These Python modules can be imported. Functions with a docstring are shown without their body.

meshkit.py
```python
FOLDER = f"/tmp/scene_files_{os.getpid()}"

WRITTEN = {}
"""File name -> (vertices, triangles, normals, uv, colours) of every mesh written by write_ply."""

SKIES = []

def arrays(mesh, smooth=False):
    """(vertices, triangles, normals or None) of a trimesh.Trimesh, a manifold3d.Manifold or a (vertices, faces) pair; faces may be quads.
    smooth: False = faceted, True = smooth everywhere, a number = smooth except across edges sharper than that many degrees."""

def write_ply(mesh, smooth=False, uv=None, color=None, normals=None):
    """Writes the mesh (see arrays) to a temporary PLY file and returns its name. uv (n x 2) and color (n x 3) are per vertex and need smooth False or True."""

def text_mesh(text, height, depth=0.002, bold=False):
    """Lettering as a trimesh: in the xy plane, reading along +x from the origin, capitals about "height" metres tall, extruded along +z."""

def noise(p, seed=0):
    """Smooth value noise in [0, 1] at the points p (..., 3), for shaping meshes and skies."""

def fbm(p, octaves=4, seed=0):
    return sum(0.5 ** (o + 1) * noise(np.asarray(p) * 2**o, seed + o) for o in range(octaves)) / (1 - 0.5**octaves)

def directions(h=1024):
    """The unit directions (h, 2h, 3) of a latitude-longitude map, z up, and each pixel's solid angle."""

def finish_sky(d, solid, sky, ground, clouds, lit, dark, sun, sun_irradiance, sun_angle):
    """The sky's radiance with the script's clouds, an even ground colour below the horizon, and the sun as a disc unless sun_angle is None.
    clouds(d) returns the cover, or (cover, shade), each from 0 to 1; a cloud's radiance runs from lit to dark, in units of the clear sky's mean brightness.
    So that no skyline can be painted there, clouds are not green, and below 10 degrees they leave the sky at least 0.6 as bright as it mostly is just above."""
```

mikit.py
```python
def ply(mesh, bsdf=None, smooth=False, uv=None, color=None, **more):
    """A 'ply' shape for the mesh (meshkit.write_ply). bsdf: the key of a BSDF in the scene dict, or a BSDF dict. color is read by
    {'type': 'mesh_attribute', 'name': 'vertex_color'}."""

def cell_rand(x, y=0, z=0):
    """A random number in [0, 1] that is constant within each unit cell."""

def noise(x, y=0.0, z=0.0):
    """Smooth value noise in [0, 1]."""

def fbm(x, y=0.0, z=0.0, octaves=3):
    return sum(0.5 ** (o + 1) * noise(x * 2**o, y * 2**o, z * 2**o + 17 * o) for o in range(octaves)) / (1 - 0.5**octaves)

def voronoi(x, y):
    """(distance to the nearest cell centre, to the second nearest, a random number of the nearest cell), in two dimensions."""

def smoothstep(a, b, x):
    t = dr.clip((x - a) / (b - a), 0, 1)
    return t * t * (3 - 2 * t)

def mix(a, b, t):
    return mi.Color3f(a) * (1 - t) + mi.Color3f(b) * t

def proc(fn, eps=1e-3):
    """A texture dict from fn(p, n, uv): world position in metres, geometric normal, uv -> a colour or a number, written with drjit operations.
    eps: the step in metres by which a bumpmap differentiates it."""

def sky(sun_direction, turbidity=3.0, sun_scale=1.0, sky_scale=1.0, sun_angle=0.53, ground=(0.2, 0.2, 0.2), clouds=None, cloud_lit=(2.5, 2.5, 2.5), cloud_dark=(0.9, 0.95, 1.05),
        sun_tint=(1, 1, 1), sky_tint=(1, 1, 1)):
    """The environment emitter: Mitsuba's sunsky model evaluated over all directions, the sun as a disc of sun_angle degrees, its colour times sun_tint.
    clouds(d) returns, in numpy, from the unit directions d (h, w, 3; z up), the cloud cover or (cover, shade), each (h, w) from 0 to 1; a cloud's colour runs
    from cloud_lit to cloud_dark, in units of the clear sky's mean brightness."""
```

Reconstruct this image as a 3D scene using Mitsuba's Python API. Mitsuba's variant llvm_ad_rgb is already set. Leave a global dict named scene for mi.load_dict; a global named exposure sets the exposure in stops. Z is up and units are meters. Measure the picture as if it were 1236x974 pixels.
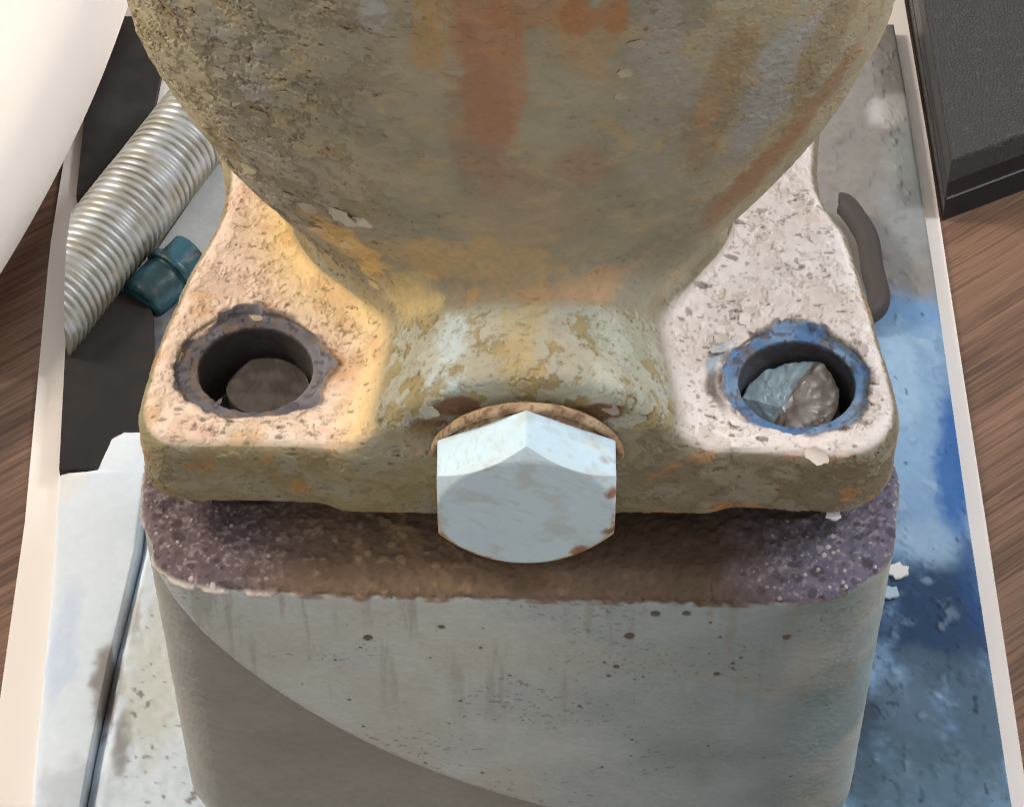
import math
import numpy as np, trimesh, mitsuba as mi, mikit, meshkit
import manifold3d as m3
from scipy.ndimage import map_coordinates
from shapely.geometry import Polygon, Point
from shapely.ops import unary_union

# ------------------------------------------------------------------ camera, lamps, exposure
ELEV = math.radians(48.0)                 # the camera looks down at the desk by 48 degrees
FOCAL = 4187.0 / 1236.0                   # focal length over picture width (a long lens)
H = 0.145                                 # height of the flange's top face over the desk
CE, SE = math.cos(ELEV), math.sin(ELEV)
TARGET = np.array([0.0, -0.0539, H])
VIEW = np.array([0.0, CE, -SE])
EYE = TARGET - 0.687 * VIEW
RIGHT, UP = np.array([1.0, 0, 0]), np.array([0.0, SE, CE])
T = mi.ScalarTransform4f
exposure = 0.0
scene, labels = {'type': 'scene'}, {}
scene['camera'] = {'type': 'perspective', 'fov': 2 * math.degrees(math.atan(0.5 / FOCAL)), 'fov_axis': 'x', 'near_clip': 0.05, 'far_clip': 20.0,
                   'to_world': T().look_at(origin=EYE.tolist(), target=TARGET.tolist(), up=[0, 0, 1])}


def lamp(key, pos, size, rgb):
    o = np.array(pos, float)
    scene[key] = {'type': 'rectangle', 'to_world': T().look_at(origin=o.tolist(), target=[0, -0.03, 0.1], up=[0.1, 0.9, 0.2]) @ T().scale([size, size, 1]),
                  'emitter': {'type': 'area', 'radiance': {'type': 'rgb', 'value': list(rgb)}}}
    labels[key] = {'label': f'square {key.split("_")[0]} white lamp beyond the picture to the ' + ('left' if pos[0] < 0 else 'right'), 'category': 'lamp'}


lamp('warm_lamp', (-1.05, 0.30, 1.05), 0.13, (66, 59, 49))
lamp('cool_lamp', (1.12, 0.22, 1.20), 0.14, (42, 44, 47))
scene['room_light'] = {'type': 'constant', 'radiance': {'type': 'rgb', 'value': [0.62, 0.615, 0.60]}}


# ------------------------------------------------------------------ helpers
def ray(px, py):
    """Direction of the sight line through a point of the photograph (1236 x 974)."""
    d = VIEW + RIGHT * ((px - 618) / 4187.0) + UP * ((487 - py) / 4187.0)
    return d / np.linalg.norm(d)


def at(px, py, z=0.0):
    """The point at height z that the photograph shows at (px, py)."""
    d = ray(px, py)
    return EYE + d * ((z - EYE[2]) / d[2])


def at_y(px, py, y):
    d = ray(px, py)
    return EYE + d * ((y - EYE[1]) / d[1])


def srgb(r, g, b):
    c = np.array([r, g, b], float) / 255
    return np.where(c <= 0.04045, c / 12.92, ((c + 0.055) / 1.055) ** 2.4)


def sstep(a, b, x):
    t = np.clip((x - a) / (b - a), 0, 1)
    return t * t * (3 - 2 * t)


def mixc(a, b, t):
    t = np.asarray(t)[..., None] if np.ndim(t) else t
    return np.asarray(a) * (1 - t) + np.asarray(b) * t


def vnormals(v, f):
    n = np.zeros_like(v)
    fn = np.cross(v[f[:, 1]] - v[f[:, 0]], v[f[:, 2]] - v[f[:, 0]])
    for k in range(3):
        np.add.at(n, f[:, k], fn)
    return n / np.maximum(np.linalg.norm(n, axis=1, keepdims=True), 1e-30)


def vc_ply(v, f, bsdf, color=None, normals=None):
    n = vnormals(v, f) if normals is None else normals
    path = meshkit.write_ply((v, f), True, None, color, n)
    return {'type': 'ply', 'filename': path, 'face_normals': False, 'bsdf': {'type': 'ref', 'id': bsdf}}


def name(key):
    if key not in scene:
        return key
    k = 1
    while f'{key}_{k:03d}' in scene:
        k += 1
    return f'{key}_{k:03d}'


def put(key, shape, label=None, category=None, group=None, kind=None):
    key = name(key)
    scene[key] = shape
    d = {a: b for a, b in (('label', label), ('category', category), ('group', group), ('kind', kind)) if b}
    if d:
        labels[key] = d
    return key


VC = {'type': 'mesh_attribute', 'name': 'vertex_color'}


def bsdf(key, rough, **kw):
    scene[key] = {'type': 'twosided', 'bsdf': {'type': 'principled', 'base_color': kw.pop('color', VC), 'roughness': rough, **kw}}


bsdf('old_paint', 0.85, specular=0.22)
bsdf('bolt_paint', 0.38, specular=0.5)
bsdf('bare_steel', 0.42, specular=0.6, metallic=0.25)
bsdf('rust_skin', 0.85, specular=0.25)
bsdf('hose_metal', 0.40, metallic=0.45, specular=0.6)
bsdf('matte_black', 0.6, specular=0.3)
bsdf('teal_plastic', 0.4, specular=0.5)
bsdf('paper_stock', 0.85, specular=0.2, color={'type': 'rgb', 'value': [0.82, 0.74, 0.68]})


# ---- iso-surface meshing
def nets(f, org, h):
    """Surface nets of the grid f (negative inside)."""
    ins = f < 0
    sh = tuple(s - 1 for s in f.shape)
    offs = [(i, j, k) for i in (0, 1) for j in (0, 1) for k in (0, 1)]
    cnt = sum(ins[o[0]:o[0] + sh[0], o[1]:o[1] + sh[1], o[2]:o[2] + sh[2]].astype(np.int8) for o in offs)
    act = (cnt > 0) & (cnt < 8)
    ijk = np.argwhere(act)
    num = np.full(sh, -1, np.int32)
    num[act] = np.arange(len(ijk))
    val = {o: f[ijk[:, 0] + o[0], ijk[:, 1] + o[1], ijk[:, 2] + o[2]] for o in offs}
    acc, w = np.zeros((len(ijk), 3)), np.zeros(len(ijk))
    for a in offs:
        for ax in range(3):
            if a[ax] == 0:
                b = tuple(1 if q == ax else a[q] for q in range(3))
                va, vb = val[a], val[b]
                cr = (va < 0) != (vb < 0)
                t = np.where(cr, va / np.where(cr, va - vb, 1), 0)
                p = np.array(a, float)[None] + np.eye(3)[ax][None] * t[:, None]
                acc += p * cr[:, None]
                w += cr
    v = (ijk + acc / w[:, None]) * h + np.asarray(org)
    quads = []
    for ax in range(3):
        b, c = (ax + 1) % 3, (ax + 2) % 3
        s0 = [slice(None)] * 3
        s1 = [slice(None)] * 3
        s0[ax], s1[ax] = slice(0, -1), slice(1, None)
        cr = ins[tuple(s0)] != ins[tuple(s1)]
        e = np.argwhere(cr)
        ok = (e[:, b] > 0) & (e[:, c] > 0) & (e[:, b] < sh[b]) & (e[:, c] < sh[c])
        e = e[ok]
        first_in = ins[e[:, 0], e[:, 1], e[:, 2]]
        q = []
        for db, dc in ((-1, -1), (0, -1), (0, 0), (-1, 0)):
            g = e.copy()
            g[:, b] += db
            g[:, c] += dc
            q.append(num[g[:, 0], g[:, 1], g[:, 2]])
        q = np.stack(q, 1)
        q[~first_in] = q[~first_in][:, ::-1]
        quads.append(q)
    q = np.vstack(quads)
    q = q[(q >= 0).all(1)]
    return v, np.vstack([q[:, [0, 1, 2]], q[:, [0, 2, 3]]])


def settle(v, f, org, h, steps=2):
    def s(p):
        return map_coordinates(f, ((p - org) / h).T, order=1, mode='nearest')
    for _ in range(steps):
        g = np.stack([(s(v + d) - s(v - d)) / (2 * 0.6 * h) for d in np.eye(3) * 0.6 * h], 1)
        v = v - np.clip(s(v)[:, None], -h, h) * g / np.maximum((g * g).sum(1, keepdims=True), 0.15)
    return v


def refine(v, f, pick):
    """Splits the picked faces in four and their neighbours so that no crack opens."""
    e = np.sort(f[:, [[0, 1], [1, 2], [2, 0]]].reshape(-1, 2), axis=1)
    key, inv = np.unique(e[:, 0].astype(np.int64) * len(v) + e[:, 1], return_inverse=True)
    inv = inv.reshape(-1, 3)
    mark = np.zeros(len(key), bool)
    mark[inv[pick].ravel()] = True
    ids = np.full(len(key), -1)
    ids[mark] = len(v) + np.arange(mark.sum())
    k = key[mark]
    v = np.vstack([v, (v[k // len(v)] + v[k % len(v)]) / 2])
    m = ids[inv]
    n = (m >= 0).sum(1)
    out = [f[n == 0]]
    a, mm = f[n == 3], m[n == 3]
    out += [np.stack([a[:, 0], mm[:, 0], mm[:, 2]], 1), np.stack([mm[:, 0], a[:, 1], mm[:, 1]], 1), np.stack([mm[:, 2], mm[:, 1], a[:, 2]], 1), mm]
    for r in range(3):
        i, j, l = r, (r + 1) % 3, (r + 2) % 3
        s = (n == 1) & (m[:, i] >= 0)
        out += [np.stack([f[s, i], m[s, i], f[s, l]], 1), np.stack([m[s, i], f[s, j], f[s, l]], 1)]
        s = (n == 2) & (m[:, i] < 0)
        out += [np.stack([f[s, l], m[s, l], m[s, j]], 1), np.stack([f[s, i], f[s, j], m[s, j]], 1), np.stack([f[s, i], m[s, j], m[s, l]], 1)]
    return v, np.vstack(out)


def poly_sdf(poly, X, Y):
    """Signed distance to a polygon (n x 2) on the points X, Y."""
    P = np.asarray(poly, float)
    A, B = P, np.roll(P, -1, 0)
    d = np.full(X.shape, 1e9)
    s = np.zeros(X.shape, bool)
    for (ax, ay), (bx, by) in zip(A, B):
        ex, ey = bx - ax, by - ay
        t = np.clip(((X - ax) * ex + (Y - ay) * ey) / (ex * ex + ey * ey), 0, 1)
        d = np.minimum(d, (X - ax - t * ex) ** 2 + (Y - ay - t * ey) ** 2)
        if ey != 0:
            s ^= ((ay > Y) != (by > Y)) & (X < ex * (Y - ay) / ey + ax)
    return np.where(s, -1, 1) * np.sqrt(d)


def smin(a, b, k):
    h = np.clip(0.5 + 0.5 * (b - a) / k, 0, 1)
    return b * (1 - h) + a * h - k * h * (1 - h)


def smax(a, b, k):
    return -smin(-a, -b, k)


def curve(pts, n=160):
    """A smooth closed curve through the points."""
    P = np.asarray(pts, float)
    from scipy.interpolate import CubicSpline
    Q = np.vstack([P, P[:1]])
    t = np.r_[0, np.cumsum(np.sqrt(np.linalg.norm(np.diff(Q, axis=0), axis=1)))]
    return CubicSpline(t, Q, bc_type='periodic')(np.linspace(0, t[-1], n, endpoint=False))


def mm(p):
    """World metres -> casting millimetres (origin on the axis, z from the flange's top face)."""
    return (np.asarray(p) - [0, 0, H]) * 1000


def m_(p):
    return np.asarray(p) / 1000 + [0, 0, H]


def seen(v, f, slack=-0.15):
    """Faces turned to the photograph's side of the casting (these get the finer mesh)."""
    n = np.cross(v[f[:, 1]] - v[f[:, 0]], v[f[:, 2]] - v[f[:, 0]])
    n /= np.maximum(np.linalg.norm(n, axis=1, keepdims=True), 1e-12)
    c = v[f].mean(1)
    return (n @ -VIEW > slack) & (c[:, 1] < 20) & (c[:, 2] < 118)


fbm, vnoise = meshkit.fbm, meshkit.noise


def blot(u, v, cu, cv, ru, rv, ang, jit, hard=0.45):
    """A stain: 1 inside, ragged edge."""
    a = math.radians(ang)
    x, y = u - cu, v - cv
    p, q = (x * math.cos(a) + y * math.sin(a)) / ru, (-x * math.sin(a) + y * math.cos(a)) / rv
    r = np.sqrt(p * p + q * q) + jit
    return (1 - hard) * sstep(1.25, 0.50, r) + hard * sstep(1.02, 0.84, r)


# ------------------------------------------------------------------ setting: desk top
def wood(p, n, uv):
    a = math.radians(38)
    u = p.x * math.cos(a) + p.y * math.sin(a)
    v = -p.x * math.sin(a) + p.y * math.cos(a)
    w = mikit.fbm(u * 14, v * 60, 3.0, 3)
    band = mikit.fbm(u * 5 + 4.0, v * 130 + w * 3.0, 0.0, 3)
    fine = mikit.fbm(u * 34, v * 1500, 2.0, 4)
    pore = mikit.smoothstep(0.60, 0.74, mikit.noise(u * 60, v * 2600, 5.0))
    c = mikit.mix((0.095, 0.050, 0.032), (0.235, 0.132, 0.085), mikit.smoothstep(0.25, 0.75, band * 0.55 + fine * 0.45))
    return c * (1 - 0.3 * pore)


bsdf('desk_wood', 0.42, specular=0.45, color=mikit.proc(wood))
put('desk_top', {'type': 'rectangle', 'to_world': T().translate([0, 0.1, 0]) @ T().scale([0.9, 0.6, 1]), 'bsdf': {'type': 'ref', 'id': 'desk_wood'}},
    'brown wood grain desk top under the page and the binder', None, kind='structure')


# ------------------------------------------------------------------ printed page
def L_in(y):   # inner edge of the left margin (photo px)
    return np.interp(y, [100, 136, 300, 630, 712, 908, 1000], [106, 102, 85, 68, 63, 44, 35])


def L_out(y):
    return np.interp(y, [0, 200, 300, 630, 736, 1100], [106, 76, 60, 30, 15, -36])


def R_in(y):
    return np.interp(y, [-80, 4, 112, 330, 630, 908, 1000], [1061, 1074, 1093, 1127, 1169, 1211, 1225])


def R_out(y):
    return np.interp(y, [-120, 4, 183, 330, 630, 834, 1100], [1072, 1092, 1122, 1144, 1190, 1221, 1261])


def prism(pts, z0, z1, bev=0.0):
    """Extrusion of an xy polygon (metres) with an optional bevel on top."""
    P = Polygon([(p[0], p[1]) for p in pts]).buffer(0)
    if bev <= 0:
        m = trimesh.creation.extrude_polygon(P, z1 - z0, engine='earcut')
        m.apply_translation([0, 0, z0])
        return m
    q = np.array(P.exterior.coords)[:-1]
    cs = m3.CrossSection([q if P.exterior.is_ccw else q[::-1]])
    out = m3.Manifold()
    for k in range(4):
        a = k / 3 * math.pi / 2
        out += cs.offset(-bev * (1 - math.cos(a)), m3.JoinType.Round, 2, 24).extrude(z1 - bev + bev * math.sin(a) - z0)
    m = out.translate([0, 0, z0]).to_mesh()
    return trimesh.Trimesh(m.vert_properties[:, :3], m.tri_verts)


ys = np.linspace(-110, 1090, 40)
sheet = [at(L_out(y), y, 0.0012) for y in ys] + [at(R_out(y), y, 0.0012) for y in ys[::-1]]
put('printed_page', mikit.ply(prism(sheet, 0.0002, 0.0012), 'paper_stock'), 'white paper sheet lying flat on the desk, its margins showing left and right', 'paper')


# curled page at the upper left: a sheet that bends up and back over to the left
def curled():
    a, b = at(171, -18, 0.020), at(3, 330, 0.020)
    d = b - a
    L = np.linalg.norm(d)
    d /= L
    nrm = np.array([d[1], -d[0], 0.0])
    if nrm[0] > 0:
        nrm = -nrm                       # towards the left of the picture
    S = np.linspace(-0.10, L + 0.10, 60)
    rows = []
    for s in S:
        r = 0.019 + 0.02 * s - 0.03 * np.clip(s - 0.03, 0, 1)
        prof = []
        for t in np.linspace(-0.6, math.pi / 2, 30):
            prof.append((r * (1 - math.cos(t)), r * math.sin(t)))
        x0, z0 = prof[-1]
        for q in np.linspace(0.004, 0.15, 16):
            prof.append((x0 + q, z0 + 0.10 * q))
        sag = 0.012 * ((s - L / 2) / L) ** 2
        rows.append([a + d * s + nrm * (p + sag) + np.array([0, 0, q]) for p, q in prof])
    G = np.array(rows)
    n, m = G.shape[:2]
    V = G.reshape(-1, 3)
    i = np.arange(n * m).reshape(n, m)
    F = np.vstack([np.stack([i[:-1, :-1], i[1:, :-1], i[1:, 1:]], -1).reshape(-1, 3), np.stack([i[:-1, :-1], i[1:, 1:], i[:-1, 1:]], -1).reshape(-1, 3)])
    N = vnormals(V, F)
    V2 = np.vstack([V, V - N * 0.00015])
    rim = np.r_[i[0], i[1:, -1], i[-1, -2::-1], i[-2:0:-1, 0]]
    k = len(V)
    nx = np.roll(rim, -1)
    F2 = np.vstack([F, F[:, ::-1] + k, np.stack([rim, rim + k, nx], 1), np.stack([nx, rim + k, nx + k], 1)])
    return trimesh.Trimesh(V2, F2, process=False)


put('curled_page', mikit.ply(curled(), 'paper_stock', smooth=35), 'blank white page curling up over the left corner of the printed sheet', 'paper')


# ------------------------------------------------------------------ black binder at the upper right
def leather(p, n, uv):
    v = mikit.voronoi(p.x * 900, (p.y - p.z) * 900)
    return 0.00035 * mikit.smoothstep(0.0, 0.35, v[1] - v[0]) + 0.0003 * mikit.fbm(p.x * 1500, p.y * 1500, p.z * 1500, 2)


scene['binder_leather'] = {'type': 'twosided', 'bsdf': {'type': 'bumpmap', 'arbitrary': mikit.proc(leather, 1e-4), 'scale': 1.0,
                           'bsdf': {'type': 'principled', 'base_color': {'type': 'rgb', 'value': [0.055, 0.050, 0.052]}, 'roughness': 0.42, 'specular': 0.5}}}
bsdf('binder_edge', 0.35, color={'type': 'rgb', 'value': [0.012, 0.012, 0.014]}, specular=0.5)
bsdf('edge_foil', 0.3, color={'type': 'rgb', 'value': [0.20, 0.19, 0.20]}, specular=0.6)


def binder():
    b0, b1 = at(1137, 268, 0.0), at(1235, 231, 0.0)
    u = (b1 - b0) / np.linalg.norm(b1 - b0)
    u[2] = 0
    w = np.array([-u[1], u[0], 0])
    e = at(R_out(0) + 2, 0, 0) - at(R_out(260) + 2, 260, 0)
    e[2] = 0
    e /= np.linalg.norm(e)

    def slab(x0, y0, z0, z1, bev):
        p = b0 + u * x0 + w * y0
        return prism([p, p + u * 0.25, p + u * 0.25 + e * 0.30, p + e * 0.30], z0, z1, bev)

    put('binder__back_cover', mikit.ply(slab(0.0003, 0.0002, 0.0, 0.0075, 0.0006), 'binder_edge'))
    put('binder__page_block', mikit.ply(slab(0.0006, 0.0006, 0.0075, 0.0150, 0.0), 'binder_edge'))
    put('binder__front_cover', mikit.ply(slab(0.0, -0.0004, 0.0150, 0.0225, 0.0008), 'binder_leather'))
    for z, d in ((0.0078, 0.0003), (0.0147, 0.0003)):
        put('binder__edge_line', mikit.ply(slab(0.0008, d, z - 0.0002, z + 0.0002, 0.0), 'edge_foil'))
    labels['binder'] = {'label': 'black leather grained binder lying on the desk at the upper right', 'category': 'binder'}


binder()


# ------------------------------------------------------------------ upper casting: funnel body, flange, boss
front = [at(x, y, H)[:2] for x, y in ((272, 232), (240, 305), (214, 355), (190, 412), (173, 465), (168, 497), (180, 524), (215, 536), (300, 537), (400, 540), (620, 543), (820, 543),
                                      (950, 548), (1010, 551), (1058, 538), (1081, 513), (1084, 486), (1076, 450), (1060, 398), (1040, 330), (1016, 270), (990, 228))]
back = [(0.066, 0.030), (0.067, 0.048), (0.060, 0.058), (0.0, 0.060), (-0.056, 0.058), (-0.064, 0.048), (-0.063, 0.030)]
OUT = curve([(p[0] * 1000, p[1] * 1000) for p in front + back])
HOLE = [(mm(at(308, 441, H))[:2], 11.4, mm(at(302, 441, H))[:2], 15.0), (mm(at(962, 458, H))[:2], 11.6, mm(at(963, 457, H))[:2], 14.4)]
BX, BZ = 2.8, -5.0                        # axis of the hex bolt


def rx_(z):
    return np.interp(z, [-5, 0, 6, 14, 26, 38, 55, 62, 100, 135], [37, 40, 45, 52, 60.5, 67, 73.5, 75.3, 71.5, 67])


def ry_(z):
    return np.interp(z, [-5, 0, 14, 49, 100, 135], [31, 31.5, 34, 38, 39, 38])


def casting():
    h = 0.9
    org = np.array([-81.0, -72.0, -22.0])
    nx, ny, nz = 181, 152, 172
    x, y, z = (org[i] + h * np.arange(n) for i, n in enumerate((nx, ny, nz)))
    X2, Y2 = np.meshgrid(x, y, indexing='ij')
    d2 = poly_sdf(OUT, X2, Y2).astype(np.float32)[:, :, None]
    X, Y, Z = x[:, None, None].astype(np.float32), y[None, :, None].astype(np.float32), z[None, None, :].astype(np.float32)
    r = 4.0
    q1, q2 = d2 + r, np.abs(Z + 9.4) - 9.4 + r
    fl = np.minimum(np.maximum(q1, q2), 0) + np.sqrt(np.maximum(q1, 0) ** 2 + np.maximum(q2, 0) ** 2) - r
    from scipy.ndimage import gaussian_filter1d
    zz = z
    rx = gaussian_filter1d(rx_(zz), 4)[None, None, :]
    ry = gaussian_filter1d(ry_(zz), 4)[None, None, :]
    rad = np.sqrt((X / rx) ** 2 + (Y / ry) ** 2) + 1e-6
    bo = (rad - 1) * np.sqrt(X * X + Y * Y + 1e-3) / rad / 1.25
    bo = np.maximum(bo.astype(np.float32), np.maximum(Z - 125, -8 - Z))
    # boss round the bolt: a stub lying along y
    wid = 32.5 + 0.10 * (-40 - Y)
    bs = np.sqrt((X - BX) ** 2 + (Z + 15.0) ** 2) - wid
    bs = smax(bs, np.maximum(-64.3 - Y, Y - 0), 3.5)
    bs = smax(bs, -18.9 - Z, 5.0)
    f = smin(fl, bs, 8.0)
    f = smin(f, bo, 11.0)
    f = smax(f, -18.9 - Z, 1.0)
    for (c, rh, cs, rs) in HOLE:
        cyl = np.sqrt((X - cs[0]) ** 2 + ((Y - cs[1])) ** 2) - rs
        spot = np.maximum(cyl, np.maximum(-1.1 - Z, Z - 7))
        f = smax(f, -spot, 0.8)
        hol = np.sqrt((X - c[0]) ** 2 + (Y - c[1]) ** 2) - rh
        f = smax(f, -np.maximum(hol, Z - 7), 0.6)
    f = f.astype(np.float32)
    v, t = nets(f, org, h)
    v = settle(v, f, org, h)
    for it in range(2):
        v, t = refine(v, t, seen(v, t) if it else seen(v, t, -0.6))
        v = settle(v, f, org, h, 1)

    def sm(g):
        return map_coordinates(np.broadcast_to(g, f.shape), ((v - org) / h).T, order=1, mode='nearest')
    return v, t, sm(fl), sm(bs), sm(bo)


def dots(v, where, count, r0, r1, seed, jit, stretch=(1, 1, 1)):
    """Ragged round chips scattered at random where the mask is 1."""
    from scipy.spatial import cKDTree
    rng = np.random.default_rng(seed)
    idx = np.where(np.asarray(where) > 0.5)[0]
    if not len(idx):
        return np.zeros(len(v))
    pick = v[rng.choice(idx, count)] * stretch
    rad = r0 + (r1 - r0) * rng.random(count) ** 3
    d, i = cKDTree(pick).query(v * stretch, k=2, distance_upper_bound=4 * r1)
    rr = np.append(rad, 1.0)[i]
    q = np.where(np.isfinite(d), d, 1e3) / rr + 1.6 * (jit - 0.5)[:, None]
    return sstep(1.1, 0.75, q).max(1)


def casting_look(v, n, fl, bs, bo):
    """Colour and relief of the flaking paint, from the place on the casting."""
    x, y, z = v.T
    n1, n2 = fbm(v / 15, 4, 1), fbm(v / 5.5, 4, 2)
    n3, n4 = fbm(v / 1.9, 3, 3), fbm(v / 0.8, 2, 4)
    # where the paint holds (1) and where it has scaled off (0)
    lift = fbm(v / 5 + 1.2 * n3[:, None], 5, 7)
    onb = sstep(3, 8, z)                                     # on the funnel
    top = sstep(0.55, 0.9, n[:, 2]) * (1 - sstep(2, 7, z))     # flange's top face
    boss = sstep(0.8, 0.0, bs) * (1 - sstep(1.2, -2.0, bo + 3 * (n2 - 0.5)))
    # funnel: dull grey olive with brown and rust runs
    c_b = mixc(srgb(162, 152, 128), srgb(144, 137, 119), sstep(0.35, 0.65, n1))
    c_b = mixc(c_b, srgb(172, 152, 120), 0.6 * sstep(0.5, 0.7, n2))
    fz = (fbm(np.stack([x / 5, y / 5, z / 30], 1), 4, 9) - 0.5) * 1.9 + (n3 - 0.5) * 0.4
    fz2 = (n2 - 0.5) * 1.6 + (n3 - 0.5) * 0.5
    for (px, py, ru, rv, ang, col, st, j) in (
            (210, 120, 60, 120, 25, (172, 156, 112), 0.8, 1), (330, 190, 70, 90, 0, (150, 138, 118), 0.6, 1), (430, 60, 40, 90, 0, (140, 128, 110), 0.5, 1),
            (290, 60, 36, 50, 0, (150, 144, 132), 0.7, 1), (450, 18, 16, 24, 0, (158, 156, 152), 0.9, 1), (533, 15, 18, 22, 0, (160, 152, 128), 0.9, 1),
            (590, 60, 48, 90, 0, (176, 112, 66), 0.95, 0), (575, 130, 36, 90, 0, (150, 98, 70), 0.6, 0), (520, 20, 26, 60, 0, (178, 128, 62), 0.8, 1),
            (640, 5, 60, 28, 0, (172, 104, 58), 0.7, 0), (700, 35, 50, 50, 0, (178, 130, 72), 0.7, 0), (720, 14, 44, 26, 0, (170, 100, 48), 0.9, 0),
            (780, 130, 36, 80, 0, (146, 138, 118), 0.8, 1), (800, 70, 36, 60, 5, (150, 142, 128), 0.9, 1), (690, 130, 50, 50, 0, (156, 144, 116), 0.7, 1),
            (860, 95, 34, 80, -14, (150, 112, 60), 0.85, 0), (850, 100, 14, 22, 0, (182, 118, 50), 0.9, 1), (945, 60, 34, 70, -20, (146, 142, 136), 0.9, 1),
            (915, 120, 26, 60, -20, (144, 140, 132), 0.8, 1), (1000, 50, 26, 60, -20, (140, 116, 76), 0.8, 0), (965, 150, 20, 100, -35, (150, 104, 62), 0.8, 0),
            (900, 220, 26, 70, -40, (150, 102, 66), 0.75, 0), (620, 215, 50, 28, 10, (158, 116, 84), 0.6, 1), (700, 200, 40, 26, 0, (160, 116, 82), 0.7, 1),
            (640, 270, 90, 40, 0, (156, 130, 96), 0.6, 1), (830, 200, 50, 90, 0, (138, 130, 112), 0.5, 1), (560, 320, 130, 22, 0, (196, 150, 84), 0.7, 1),
            (660, 345, 120, 14, 0, (200, 140, 78), 0.7, 1), (520, 372, 70, 22, 0, (216, 180, 98), 0.8, 1), (415, 330, 60, 20, -40, (222, 170, 80), 0.9, 1)):
        cen = mm(at_y(px, py, -0.037 if 400 < px < 850 else -0.024))
        b = blot(x, z, cen[0], cen[2], ru * 0.155, rv * 0.235, ang, fz2 if j else fz)
        g = 0.72 * np.array(col) + 0.28 * np.mean(col) + 12
        c_b = mixc(c_b, srgb(*g), b * st * 0.8 * np.clip(0.45 + 0.7 * n3 + 0.45 * n4, 0, 1.1))
    # flange: cream to peach on the left, chalky white on the right
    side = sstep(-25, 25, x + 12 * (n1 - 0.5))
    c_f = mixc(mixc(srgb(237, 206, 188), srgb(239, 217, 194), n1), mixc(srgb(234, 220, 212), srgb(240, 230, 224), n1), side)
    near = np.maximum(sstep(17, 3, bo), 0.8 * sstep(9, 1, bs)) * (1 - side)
    c_f = mixc(c_f, srgb(246, 210, 130), near * 0.75)  # yellow by the funnel foot: own paint plus warm light painted in
    c_f = mixc(c_f, srgb(204, 148, 116), 0.35 * sstep(0.54, 0.72, n2) * (1 - side))
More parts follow.
